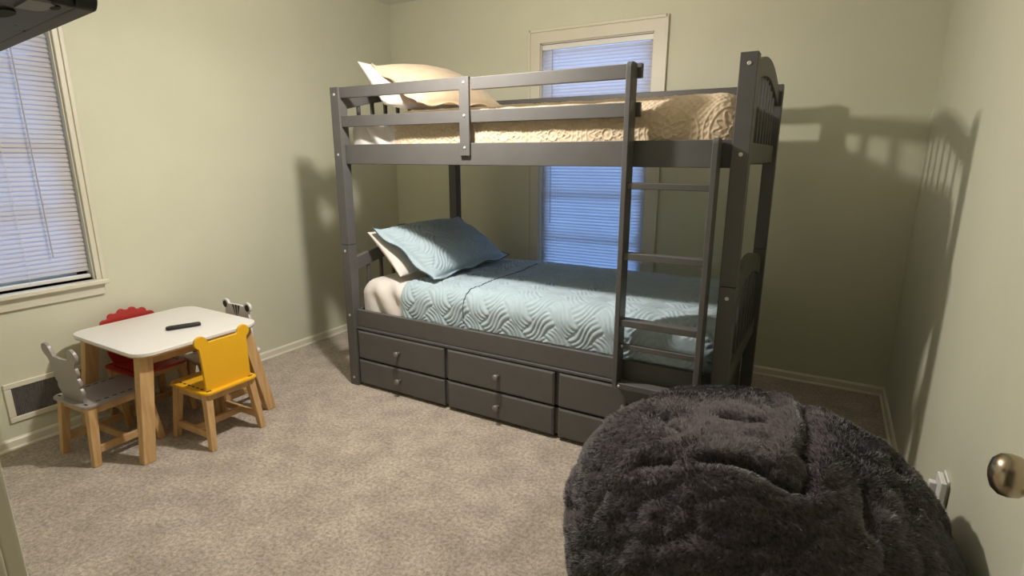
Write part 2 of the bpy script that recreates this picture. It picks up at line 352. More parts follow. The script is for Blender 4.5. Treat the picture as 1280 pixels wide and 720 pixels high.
# front guard rails
gl = MB().box(WP, .815, YR-.012, YR+.010, 1.568, 1.621).build('guard_rail', M_BED, bed, bevel=.002)
gl2 = MB().box(WP, .815, YR-.012, YR+.010, 1.427, 1.481).build('guard_rail', M_BED, bed, bevel=.002)
gp = MB().box(.796, .849, YR-.0125, YR+.0005, 1.283, 1.622).build('guard_plate', M_BED, bed, bevel=.002)
for z in (1.597, 1.457, 1.318):
    MB().lathe([(0, -.002), (.006, -.002), (.006, .0014), (.003, .002), (0, .001)], (.822, YR-.0125, z), (0, -1, 0), 14).build('bolt', M_STEEL, gp, smooth=True)
rail('guard_rail', .8495, 1.619, YR+.001, YR+.023, 1.566, 1.619)
rail('guard_rail', .8495, 1.619, YR+.001, YR+.023, 1.427, 1.481)
# boards under the mattresses
for z0, zt in ((1.262, 1.284), (.372, .392)):
    mb = MB()
    for k in range(12):
        x = .075+k*(1.87-.08)/11; mb.box(x, x+.08, YR+.026, DY-.052, z0, zt)
    mb.build('base_slats', M_SUPPORT, bed)
# ladder
lad = empty('ladder', (0, 0, 0)); lad.parent = bed
def stile(x0, x1, z0, z1, yf=-.050, yb=.0235):
    pr = []
    r = .022
    for i in range(6): t = PI/2*i/5; pr.append((yf+r-r*math.cos(t)*1.0, z1-r+r*math.sin(t)))
    for i in range(6): t = PI/2*i/5; pr.append((yb-r+r*math.sin(t), z1-r+r*math.cos(t)))
    pr += [(yb, z0), (yf, z0)]
    return MB().prism(pr, lambda y, z, x: (x, y, z), x0, x1).build('stile', M_BED, lad, bevel=.003)
stile(1.583, 1.604, .350, 1.618); stile(1.905, 1.926, .350, 1.345)
for z, d0, d1, hh in ((1.172, -.040, .0, .024), (.900, -.040, .0, .028), (.628, -.044, .006, .028), (.357, -.046, .010, .026)):
    MB().box(1.604, 1.905, d0, d1, z-hh/2, z+hh/2).build('rung', M_BED, lad, bevel=.003)
MB().box(1.604, 1.905, -.030, -.010, .514, .536).build('rung', M_BED, lad, bevel=.003)
for z in (.527, .357):
    MB().lathe([(0, -.001), (.006, -.001), (.006, .0015), (0, .002)], (1.612, -.030 if z > .4 else -.046, z), (0, -1, 0), 12).build('bolt', M_STEEL, lad, smooth=True)
# drawer chest (upper row) and trundle (lower row)
mb = MB().box(WP+.004, LX-WP-.004, .032, .062, .165, .337).box(WP+.001, LX-WP-.001, .014, .062, .338, .3505)
mb.box(WP+.004, WP+.016, .045, 1.0, .03, .35).box(LX-WP-.016, LX-WP-.004, .045, 1.0, .03, .35)
mb.build('drawer_case', M_BED, bed, bevel=.002)
cols = ((.067, .668), (.690, 1.292), (1.314, 1.948))
def knob(x, y, z, parent):
    MB().lathe([(0, -.002), (.0105, -.002), (.009, .007), (.0095, .013), (.0150, .019), (.0165, .025), (.013, .031), (0, .033)], (x, y, z), (0, -1, 0), 22).build('knob', M_KNOB, parent, smooth=True)
def panel(x0, x1, y, z0, z1, name, parent):
    b = .009
    mb = MB(); vs_ = [(x0, y+.020, z0), (x1, y+.020, z0), (x1, y+.020, z1), (x0, y+.020, z1), (x0, y+.006, z0), (x1, y+.006, z0), (x1, y+.006, z1), (x0, y+.006, z1),
       (x0+b, y, z0+b), (x1-b, y, z0+b), (x1-b, y, z1-b), (x0+b, y, z1-b)]
    mb.add(vs_, [(0,1,2,3),(0,4,5,1),(1,5,6,2),(2,6,7,3),(3,7,4,0),(4,8,9,5),(5,9,10,6),(6,10,11,7),(7,11,8,4),(8,11,10,9)])
    return mb.build(name, M_BED, parent)
for x0, x1 in cols:
    d = panel(x0, x1, .010, .168, .331, 'drawer', bed); knob((x0+x1)/2, .010, .250, d)
tr = MB().box(.066, 1.950, .029, .052, .022, .150).box(.066, 1.950, .052, .95, .05, .062).build('trundle', M_BED, bed)
for x0, x1 in cols:
    d = panel(x0, x1, .008, .018, .160, 'trundle_panel', tr); knob((x0+x1)/2, .008, .092, tr)
for x in (.36, .97, 1.60):
    MB().tube((x-.008, .07, .022), (x+.008, .07, .022), .022, n=16).build('caster', M_PLASTIC, tr)

# ------------------------------------------------------------------ mattresses, sheets and spreads
def nz(x, y, z=0): return noise.noise(Vector((x, y, z)))
def sweep(x0, x1, y0, y1, z0, z1, r, step_x, step_s, disp, rx0, rx1, fall_back=None, back_z=None):
    """profile (y-z) from the front foot over the top to the back, swept along x; disp(x, s, part, nrm)->outward offset. returns array"""
    bz = z0 if back_z is None else back_z
    path = []; nr = []
    def seg(p, q, n_):
        L_ = math.dist(p, q); k = max(2, int(L_/step_s))
        for i in range(k): t = i/k; path.append((p[0]+(q[0]-p[0])*t, p[1]+(q[1]-p[1])*t)); nr.append(n_)
    seg((y0, z0), (y0, z1-r), (-1, 0))
    k = max(4, int(r*PI/2/step_s))
    for i in range(k): t = PI/2*i/k; path.append((y0+r-r*math.cos(t), z1-r+r*math.sin(t))); nr.append((-math.cos(t), math.sin(t)))
    seg((y0+r, z1), (y1-r, z1), (0, 1))
    for i in range(k): t = PI/2*i/k; path.append((y1-r+r*math.sin(t), z1-r+r*math.cos(t))); nr.append((math.sin(t), math.cos(t)))
    seg((y1, z1-r), (y1, bz), (1, 0)); path.append((y1, bz)); nr.append((1, 0))
    path = np.array(path); nr = np.array(nr)
    s = np.concatenate([[0], np.cumsum(np.hypot(*np.diff(path, axis=0).T))])
    xs = np.arange(x0, x1+1e-6, step_x)
    X, S = np.meshgrid(xs, s, indexing='ij')
    Dp = disp(X, S, path, nr)
    # rounding at the two ends
    off = np.zeros_like(xs)
    for i, x in enumerate(xs):
        a = x-x0; b = x1-x; o = 0
        if rx0 and a < rx0: o += rx0-math.sqrt(max(0, rx0**2-(rx0-a)**2))
        if rx1 and b < rx1: o += rx1-math.sqrt(max(0, rx1**2-(rx1-b)**2))
        off[i] = o
    # ends pull in mostly on the top
    wgt = .35+.65*np.clip(nr[:, 1], 0, 1)
    Dp = Dp-off[:, None]*wgt[None, :]
    Y = path[None, :, 0]+nr[None, :, 0]*Dp; Z = path[None, :, 1]+nr[None, :, 1]*Dp
    Z = np.maximum(Z, min(z0, bz)-.001)
    return np.stack([X, Y, Z], -1), S
def vnoise(X, Y, sc, seed=0):
    f = np.vectorize(lambda a, b: noise.noise(Vector((a*sc, b*sc, seed*7.3))))
    return f(X, Y)
def lnoise(X, Y, sc, seed=0, sub=6):
    """coarse noise evaluated on a decimated grid then bilinearly enlarged"""
    nx, ny = X.shape; ix = np.linspace(0, nx-1, max(2, nx//sub)); iy = np.linspace(0, ny-1, max(2, ny//sub))
    xi = X[:, 0][ix.astype(int)]; yi = Y[0][iy.astype(int)]
    G = np.array([[noise.noise(Vector((a*sc, b*sc, seed*7.3))) for b in yi] for a in xi])
    T1 = np.stack([np.interp(np.arange(nx), ix.astype(int), G[:, j]) for j in range(G.shape[1])], 1)
    return np.stack([np.interp(np.arange(ny), iy.astype(int), T1[i]) for i in range(nx)], 0)
def braid(X, S, cell=.088, nl=4):
    """basket-weave of wavy quilting channels, 0..1"""
    i = np.floor(X/cell); j = np.floor(S/cell); u = X/cell-i; v = S/cell-j
    par = ((i+j) % 2)
    u2 = np.where(par > 0, u, v); v2 = np.where(par > 0, v, u)
    ph = (u2+.11*np.sin(2*PI*v2)+np.where(par > 0, 1, -1)*.12*v2)*nl
    w_ = np.abs(np.sin(PI*ph))
    return w_**.6
def braid45(X, S, cell=.086, nl=4):
    """herringbone of interlocking strands, each of a few wavy channels, laid at 45 degrees"""
    c = math.sqrt(.5); p, q = (X+S)*c/cell, (S-X)*c/cell
    i, j = np.floor(p), np.floor(q); k = (i-j) % 4; hor = k < 2
    a = np.where(hor, p-i+k, q-j+np.where(k == 2, 1, 0)); b = np.where(hor, q-j, p-i)
    ph = (b+.16*np.sin(PI*a)*np.sin(PI*b)**.5)*nl
    end = np.clip(np.minimum(a, 2-a)/.07, 0, 1)
    return np.abs(np.sin(PI*ph))**.6*(.25+.75*end)
# lower mattress in a white fitted sheet
def d_sheet(seed, amp):
    def f(X, S, path, nr):
        d = amp*lnoise(X, S, 9, seed)+amp*.5*lnoise(X*2.5, S, 11, seed+1)
        front = np.clip(1-np.abs(S-.12)/.14, 0, 1)
        fold = np.sin((X*46+S*30+2*lnoise(X, S, 5, seed+3)))*np.clip((.42-X)/.1, 0, 1)*np.clip((X-.10)/.1, 0, 1)
        return np.where(X < .34, d+fold*.016*front, d*.4-.003)
    return f
def mattress(name, zb, zt, seed, label, r=.075):
    P, S = sweep(.064, 1.950, .062, 1.0, zb, zt, r, .012, .010, d_sheet(seed, .004), .055, .055)
    P[..., 1] = np.maximum(P[..., 1], np.where(P[..., 0] < .352, .0495, .064))
    o = grid_obj(name, P, M_SHEET, caps=False)
    # close the ends and underside
    me = o.data; bm = bmesh.new(); bm.from_mesh(me); bmesh.ops.holes_fill(bm, edges=[e for e in bm.edges if e.is_boundary], sides=0); bmesh.ops.recalc_face_normals(bm, faces=bm.faces); bm.to_mesh(me); bm.free()
    return tag(o, label, 'mattress', 'twin mattresses in the bunk')
mattress('mattress', .395, .612, 1, 'white sheeted twin mattress on the lower bunk under the blue quilt')
mattress('mattress', 1.286, 1.489, 4, 'white sheeted twin mattress on the upper bunk under the cream bedspread')
# blue quilt
def d_quilt(X, S, path, nr):
    up = 1/(1+np.exp(-(X-.775)/.004))
    h = .0080*braid45(X, S, .082, 4)+.007*up
    seam = np.exp(-((X-.775)/.006)**2)*-.004
    wv = .007*lnoise(X, S, 5, 9)+.003*lnoise(X, S, 16, 10)
    edge = np.clip((X-.352)/.03, 0, 1)
    foot = np.clip((X-1.72)/.15, 0, 1)*(.012*lnoise(X*1.4, S*1.4, 12, 12)+.006)
    return .002+(h+.010+wv)*edge**.5+foot+seam
P, S = sweep(.352, 1.962, .068, 1.003, .425, .614, .078, .0045, .0045, d_quilt, 0, .06)
P[..., 1] = np.maximum(P[..., 1], np.where(P[..., 2] < .452, .0495, .040))
q = grid_obj('quilt', P, M_BLUE); tag(q, 'pale blue basket-weave quilt spread over the lower bunk mattress', 'quilt')
# dark piping along the turned-back layer
pk = []
ix = int((.770-.352)/.0045)
pv = P[ix, ::3]; MBp = MB()
nrm = np.gradient(pv, axis=0)
for i in range(len(pv)-1):
    if 2 < i < len(pv)-22: MBp.tube(pv[i]+np.array((0, -.001 if i < 40 else 0, .0025)), pv[i+1]+np.array((0, -.001 if i+1 < 40 else 0, .0025)), .0022, n=6)
MBp.build('piping', M_PIPE, q, smooth=True)
# cream bedspread
def d_cream(X, S, path, nr):
    c = .24; i = np.floor((X+.08)/c); j = np.floor((S+.07)/c); u = ((X+.08)/c-i-.5)*c; v = ((S+.07)/c-j-.5)*c
    u = u*1.25; v = v*1.25; r = np.hypot(u, v); th = np.arctan2(v, u)
    ring = np.exp(-((r-.140)/.0042)**2)+np.exp(-((r-.112)/.004)**2)+.9*np.exp(-((r-.126)/.007)**2)*np.clip(np.cos(24*th)*3, 0, 1)
    lace = np.exp(-((r-.084-.014*np.cos(12*th))/.0045)**2)+np.exp(-((r-.050-.013*np.cos(8*th))/.0042)**2)+np.exp(-((r-.028)/.004)**2)+.8*np.exp(-(r/.009)**2)
    vein = np.exp(-((r-.045)/.03)**2)*np.clip(np.cos(16*th)*2-1, 0, 1)*.7
    outer = (r > .147)*np.clip(np.cos(u*230)*np.cos(v*230)*1.6, 0, 1)*.8
    h = .0038*(ring+lace+vein+outer)
    wv = .006*lnoise(X, S, 5, 21)+.004*lnoise(X*1.6, S*1.1, 11, 22)+.0015*lnoise(X, S, 26, 23)
    edge = np.clip((X-.36)/.04, 0, 1); foot = np.clip((X-1.5)/.25, 0, 1)
    return .003+(h+.007+wv)*edge**.5+foot*.005
P, S = sweep(.36, 1.962, .070, 1.002, 1.318, 1.493, .080, .0036, .0036, d_cream, 0, .075)
P[..., 1] = np.maximum(P[..., 1], .0495)
q2 = grid_obj('bedspread', P, M_CREAM); tag(q2, 'cream embossed medallion bedspread spread over the upper bunk mattress', 'bedspread')

# pillows
def pillow(name, A, B, C_, D_, thick, m, label, flange=0, pat=None, seed=0, back=.45, group=None, nu=90, nv=110, fm=None):
    A, B, C_, D_ = [np.array(p, float) for p in (A, B, C_, D_)]
    n = np.cross(B-A, D_-A); n /= np.linalg.norm(n)
    if n[2] < 0: n = -n
    us = np.linspace(-1, 1, nu); vs_ = np.linspace(-1, 1, nv); U, V = np.meshgrid(us, vs_, indexing='ij')
    # pinch sides: edges bow inward
    Ub = U*(1-.05*(1-V**2)*np.abs(U)**3*0-.045*(1-np.abs(V)**2)*np.abs(U)); Vb = V*(1-.04*(1-np.abs(U)**2)*np.abs(V))
    fu = (Ub+1)/2; fv = (Vb+1)/2   # u: A->D (down), v: A->B
    base = A*((1-fu)*(1-fv))[..., None]+B*((1-fu)*fv)[..., None]+C_*(fu*fv)[..., None]+D_*(fu*(1-fv))[..., None]
    k0 = 1-flange
    uu = np.clip(np.abs(U)/k0, 0, 1); vv = np.clip(np.abs(V)/k0, 0, 1)
    t = ((1-uu**2.2)*(1-vv**2.2))**.52
    w1 = lnoise(U, V, 2.2, seed+1, 4)*.10+lnoise(U, V, 5.5, seed+2, 3)*.05
    t = t*(1+w1)
    wave = .012*np.clip((np.maximum(np.abs(U), np.abs(V))-k0)/max(flange, .02), 0, 1)*np.sin(9*V+6*U+seed) if flange else 0*U
    lenv = np.linalg.norm(B-A); lenu = np.linalg.norm(D_-A)
    ph = pat(fv*lenv, fu*lenu)*.004*np.clip(t*3+.15, 0, 1) if pat else 0
    top = base+n*(thick*(1-back)*t+wave+ph+.002)[..., None]; bot = base-n*(thick*back*t-wave+.002)[..., None]
    nuv = nu*nv; V_ = np.concatenate([top.reshape(-1, 3), bot.reshape(-1, 3)]); idx = np.arange(nuv).reshape(nu, nv)
    F = np.stack([idx[:-1,:-1], idx[1:,:-1], idx[1:,1:], idx[:-1,1:]], -1).reshape(-1, 4); fs = F.tolist()+(F[:, ::-1]+nuv).tolist()
    ring = list(idx[0, :])+list(idx[1:, -1])+list(idx[-1, -2::-1])+list(idx[-2:0:-1, 0])
    for a, b in zip(ring, ring[1:]+ring[:1]): fs.append((int(b), int(a), int(a+nuv), int(b+nuv)))
    me = bpy.data.meshes.new(name); me.from_pydata(V_.tolist(), [], fs); me.update()
    bm = bmesh.new(); bm.from_mesh(me); bmesh.ops.recalc_face_normals(bm, faces=bm.faces); bm.to_mesh(me); bm.free(); me.shade_smooth()
    o = bpy.data.objects.new(name, me); COL.objects.link(o); me.materials.append(m)
    if flange:
        rm_ = [np.concatenate([top, ], 0)[i_, j_] for i_, j_ in [(k, 0) for k in range(0, nu, 3)]+[(nu-1, k) for k in range(0, nv, 3)]+[(k, nv-1) for k in range(nu-1, 0, -3)]+[(0, k) for k in range(nv-1, 0, -3)]]
        o['_rim'] = [float(x) for p in rm_ for x in p]
    return tag(o, label, 'pillow', group)
pillow('pillow', (.092, .112, .872), (.10, .80, .855), (.36, .80, .655), (.325, .100, .650), .115, M_SHEET, 'white pillow tucked behind the blue sham on the lower bunk', seed=3, back=.6)
ps = pillow('pillow_sham', (.135, .105, .895), (.165, .865, .885), (.53, .90, .655), (.535, .115, .643), .13, M_BLUE, 'pale blue quilted pillow sham leaning on the lower bunk headboard', flange=.075, pat=lambda a, b: 1.7*braid45(a, b, .082, 4), seed=5, back=.28, nu=150, nv=220)
mbp = MB(); rim = ps['_rim']; del ps['_rim']
rim = [rim[i:i+3] for i in range(0, len(rim), 3)]
for p_, q_ in zip(rim, rim[1:]+rim[:1]): mbp.tube(p_, q_, .0028, n=6)
mbp.build('piping', M_PIPE, ps, smooth=True)
pillow('pillow', (.085, .125, 1.755), (.10, .80, 1.70), (.32, .80, 1.535), (.275, .098, 1.535), .13, M_SHEET, 'white pillow poking out behind the cream sham on the upper bunk', seed=8, back=.55)
pu = pillow('pillow_sham', (.128, .175, 1.742), (.14, .83, 1.775), (.53, .86, 1.565), (.44, .15, 1.535), .115, M_CREAM, 'cream pillow sham leaning on the upper bunk headboard', flange=.05, seed=11, back=.25, nu=100, nv=130)
del pu['_rim']

# ------------------------------------------------------------------ children's table and chairs
TX0, TX1, TY0, TY1, TZ = -.692, -.082, -1.038, -.470, .490
tcx, tcy = (TX0+TX1)/2, (TY0+TY1)/2
tb = empty('kids_table', (tcx, tcy, 0), 0, "white topped child's table with splayed oak legs below the left window", 'table')
def rrect(w_, d_, r, n=8):
    pts = []
    for cx, cy, a0 in ((w_/2-r, d_/2-r, 0), (-w_/2+r, d_/2-r, PI/2), (-w_/2+r, -d_/2+r, PI), (w_/2-r, -d_/2+r, 1.5*PI)):
        for i in range(n+1): t = a0+PI/2*i/n; pts.append((cx+r*math.cos(t), cy+r*math.sin(t)))
    return pts
tw, td = TX1-TX0, TY1-TY0
MB().prism(rrect(tw, td, .075), lambda u, v, t: (u, v, t), TZ-.016, TZ).build('table_top', M_TOP, tb, bevel=.003)
MB().prism(rrect(tw-.006, td-.006, .073), lambda u, v, t: (u, v, t), TZ-.021, TZ-.0165).build('edge_ply', M_WOODH, tb)
ai = .075
for nm, b_ in (('x', (-tw/2+ai, tw/2-ai, -td/2+ai, -td/2+ai+.018)), ('x', (-tw/2+ai, tw/2-ai, td/2-ai-.018, td/2-ai)), ('y', (-tw/2+ai, -tw/2+ai+.018, -td/2+ai+.018, td/2-ai-.018)), ('y', (tw/2-ai-.018, tw/2-ai, -td/2+ai+.018, td/2-ai-.018))):
    MB().box(*b_, TZ-.075, TZ-.021).build('apron', M_WOODH, tb, bevel=.002)
for sx in (-1, 1):
    for sy in (-1, 1):
        foot = (sx*(tw/2-.050), sy*(td/2+(.030 if sy > 0 else .004)), 0); top = (sx*(tw/2-.075), sy*(td/2-.058), TZ-.021)
        MB().beam(foot, top, .042, .050, .046, .060).build('leg', M_WOOD, tb, bevel=.004)

def chair_outline(kind):
    """backrest outline in (x, z) relative to seat top centre"""
    w_, h = .112, .222
    def arc(cx, cz, r, a0, a1, n=12): return [(cx+r*math.cos(math.radians(a0+(a1-a0)*i/n)), cz+r*math.sin(math.radians(a0+(a1-a0)*i/n))) for i in range(n+1)]
    if kind == 'bear':
        return [(-w_+.004, 0), (w_-.004, 0), (w_, h-.05)]+arc(w_-.010, h+.004, .029, -65, 175, 16)+[(w_-.045, h), (-w_+.045, h)]+arc(-w_+.010, h+.004, .029, 5, 245, 16)+[(-w_, h-.05)]
    if kind == 'lion':
        pts = [(-w_+.02, 0), (w_-.02, 0), (.112, .06)]; n = 12; cz = .157
        for k in range(n):
            a = -28+k*(236/(n-1)); ca, sa = math.cos(math.radians(a)), math.sin(math.radians(a))
            pts += arc(.131*ca, cz+.098*sa, .0195, a-68, a+68, 6)
        return pts+[(-.112, .06)]
    if kind == 'elephant':
        right = [(.080, 0), (.083, .03)]+arc(.068, .052, .026, -30, 50, 6)+arc(.071, .098, .027, -35, 50, 6)+arc(.075, .148, .028, -35, 40, 6)
        right += arc(.098, .220, .031, -70, 160, 14)+[(.055, .198), (.02, .194)]
        return right+[(-x, z) for x, z in right[::-1]]
    if kind == 'zebra':
        h = .236
        return [(-w_+.012, 0), (w_-.012, 0), (w_-.006, h-.07), (w_-.018, h-.02)]+arc(w_-.020, h-.002, .027, -30, 160, 14)+[(w_-.050, h+.002), (0, h+.006), (-w_+.050, h+.002)]+arc(-w_+.020, h-.002, .027, 20, 210, 14)+[(-w_+.018, h-.02), (-w_+.006, h-.07)]
SEAT = .272
LEAN = .10
def make_chair(kind, paint, loc, rz, label, lean=LEAN):
    """local: chair faces +y, backrest near y=0"""
    c = empty('kids_chair', loc, rz, label, 'chair', "children's chairs around the white table")
    s = MB()
    pts = rrect(.262, .285, .03); s.prism([(x, y+.113) for x, y in pts], lambda u, v, t: (u, v, t), SEAT-.013, SEAT)
    so = s.build('seat', paint, c, bevel=.003)
    for sx in (-1, 1):
        m = MB()
        for k in range(6): y = .03+k*.032; m.box(sx*.104-.0035, sx*.104+.0035, y, y+.018, SEAT-.0005, SEAT+.0007)
        m.build('slot_marks', M_DARK, so)
        MB().box(sx*.102-.011, sx*.102+.011, -.012, -.004, SEAT-.0005, SEAT+.0007).build('slot_marks', M_DARK, so)
    fn = lambda x, z, t: (x, t-z*lean+.0, SEAT+z-.004)
    bo = MB().prism(chair_outline(kind), fn, -.004, .010).build('backrest', paint, c, bevel=.002)
    if kind == 'zebra':
        # black ears, stripes and face on the seat side and the back
        for sx in (-1, 1):
            e = MB()
            for t0, t1 in ((.0102, .0112), (-.0052, -.0042)):
                e.prism([(sx*.094+.017*math.cos(a), .232+.019*math.sin(a)) for a in np.linspace(0, 2*PI, 17)[:-1]], fn, t0, t1)
            e.build('ear_patch', M_BLACK, bo)
        st = MB()
        for x0, ln in ((-.026, .052), (0, .062), (.026, .052)):
            for t0, t1 in ((.0102, .0112), (-.0052, -.0042)):
                st.prism([(x0-.007, .239), (x0+.007, .239), (x0*.5+.0015, .239-ln), (x0*.5-.0015, .239-ln)], fn, t0, t1)
        st.build('stripe', M_BLACK, bo)
    legs = []
    for sx in (-1, 1):
        for y0, y1 in ((.0, -.020), (.215, .252)):
            MB().beam((sx*.125, y1, 0), (sx*.105, y0+.006, SEAT-.013), .026, .030, .034, .036).build('leg', M_WOOD, c, bevel=.003)
    for sx in (-1, 1):
        MB().beam((sx*.119, -.010, .068), (sx*.119, .242, .068), .016, .032, side=(1, 0, 0)).build('stretcher', M_WOODH, c, bevel=.002)
        MB().beam((sx*.108, .0, SEAT-.030), (sx*.108, .22, SEAT-.030), .016, .034, side=(1, 0, 0)).build('seat_rail', M_WOODH, c, bevel=.002)
    MB().beam((-.119, .116, .068), (.119, .116, .068), .016, .030, side=(0, 1, 0)).build('stretcher', M_WOODH, c, bevel=.002)
    MB().beam((-.108, .002, SEAT-.030), (.108, .002, SEAT-.030), .016, .034, side=(0, 1, 0)).build('seat_rail', M_WOODH, c, bevel=.002)
    MB().beam((-.108, .22, SEAT-.030), (.108, .22, SEAT-.030), .016, .034, side=(0, 1, 0)).build('seat_rail', M_WOODH, c, bevel=.002)
    return c
make_chair('bear', M_YEL, (-.004, -.718, 0), PI/2+.02, "bright yellow child's chair with round bear ears, its back to the bed", lean=-.02)
make_chair('elephant', M_GREY, (-.412, -1.155, 0), .06, "grey child's chair with a wavy-edged eared backrest beside the floor vent")
make_chair('lion', M_RED, (-.722, -.768, 0), -PI/2, "red child's chair with a scalloped backrest between the table and the wall", lean=.0)
make_chair('zebra', M_CHALK, (-.412, -.372, 0), PI, "white child's chair with black ears and stripes at the table's far side", lean=.0)

rm = empty('remote_control', (-.305, -.722, TZ), math.radians(66), 'slim black remote control lying on the white table', 'remote control')
MB().prism(rrect(.145, .036, .015), lambda u, v, t: (u, v, t), .0005, .015).build('casing', M_PLASTIC, rm, bevel=.004, seg=3)
mb = MB()
for k in range(9):
    for j in (-1, 0, 1): mb.lathe([(0, 0), (.0032, 0), (.0030, .0012), (0, .0014)], (-.055+k*.009, j*.0095, .015), (0, 0, 1), 10)
mb.build('buttons', M_RUBBER, rm)
MB().lathe([(0, 0), (.012, 0), (.0118, .0012), (.008, .0014), (0, .0008)], (.045, 0, .015), (0, 0, 1), 20).build('dial', M_RUBBER, rm)

# ------------------------------------------------------------------ wall fittings
vt = empty('floor_vent', (XL, -1.10, .21), 0, 'white framed return air vent with dark mesh low on the left wall', 'vent')
mb = MB(); hy, hz, b = .176, .092, .026
mb.box(0, .010, -hy, hy, hz-b, hz).box(0, .010, -hy, hy, -hz, -hz+b).box(0, .010, -hy, -hy+b, -hz+b, hz-b).box(0, .010, hy-b, hy, -hz+b, hz-b)
mb.build('frame', M_TRIM, vt, bevel=.004)
mb = MB().box(.0005, .0015, -hy+b, hy-b, -hz+b, hz-b)
n = 44
for k in range(n):
    y = -hy+b+(2*hy-2*b)*(k+.5)/n; mb.beam((.004, y, -hz+b), (.004, y, hz-b), .006, .0022, side=(.8, .6, 0))
mb.build('grille', M_GRILLE, vt)
ol = empty('wall_outlet', (XR, -.285, .350), 0, 'white outlet plate low on the right wall beside the bean bag', 'outlet')
MB().box(-.006, 0, -.036, .036, -.058, .058).build('plate', M_OUTLET, ol, bevel=.003)
for z in (-.026, .026): MB().box(-.0085, -.006, -.017, .017, z-.014, z+.014).build('socket', M_OUTLET, ol, bevel=.003)
pg = empty('plug_adapter', (XR-.0085, -.298, .375), 0, 'small white plug-in adapter in the right wall outlet', 'plug adapter')
MB().box(-.014, 0, -.036, .036, -.028, .030).build('body', M_OUTLET, pg, bevel=.003, seg=3)
MB().box(-.032, -.014, .008, .032, -.030, .004).build('cord_end', M_OUTLET, pg, bevel=.004)

# television on an arm from the front wall, just above the camera's left
ang = math.atan2(.048, -.417)      # direction of the bottom edge, leftwards
tv = empty('television', (1.580, -1.752, 1.434), ang, 'flat black television on a wall arm, underside seen at the upper left', 'television')
TW, TH, TD = .92, .54, .085
# local x runs leftwards along the bottom edge; +y towards the wall behind (rotated)
MB().prism(rrect(TW, TH, .012), lambda u, v, t: (u+TW/2, t, v+TH/2), .002, .022).build('screen_bezel', M_PLASTIC, tv, bevel=.003)
MB().box(.012, TW-.012, -.0015, .0025, .020, TH-.012).build('screen', M_SCREEN, tv)
pr = [(.020, 0), (TD*1.55, .008), (TD*1.6, .10), (TD*.8, TH-.06), (.02, TH-.02)]
hs = MB().prism(pr, lambda y, z, x: (x, y, z), .006, TW-.006).build('housing', M_PLASTIC, tv, bevel=.004)
for x, y, r in ((.168, .033, .004), (.196, .023, .004)): MB().lathe([(0, -.0006), (r, -.0006), (r, .001), (0, .001)], (x, y, .0012+(y-.02)*.07), (0, 0, -1), 12).build('screw_hole', M_DARK, hs)
MB().prism([(.098+.020*math.cos(a)*(1 if math.cos(a) < 0 else 1.6), .060+.009*math.sin(a)) for a in np.linspace(0, 2*PI, 25)[:-1]], lambda u, v, t: (u, v, t), .0005, .006).build('speaker_slot', M_DARK, hs)
MB().prism([(.026+.010*math.cos(a), .034+.004*math.sin(a)) for a in np.linspace(0, 2*PI, 17)[:-1]], lambda u, v, t: (u, v, t), -.0002, .004).build('speaker_slot', M_DARK, hs)
MB().prism([(.058, .041), (.050, .037), (.036, .036), (.020, .034), (.008, .042), (.008, .06), (.06, .06)], lambda u, v, t: (u, v, t), .0002, .006).build('plate', M_LABELP, hs)
MB().beam((TW/2, TD*1.1, .27), (TW/2, TD*1.1+.10, .27), .05, .06, side=(1, 0, 0)).build('wall_arm', M_BLACK, tv)

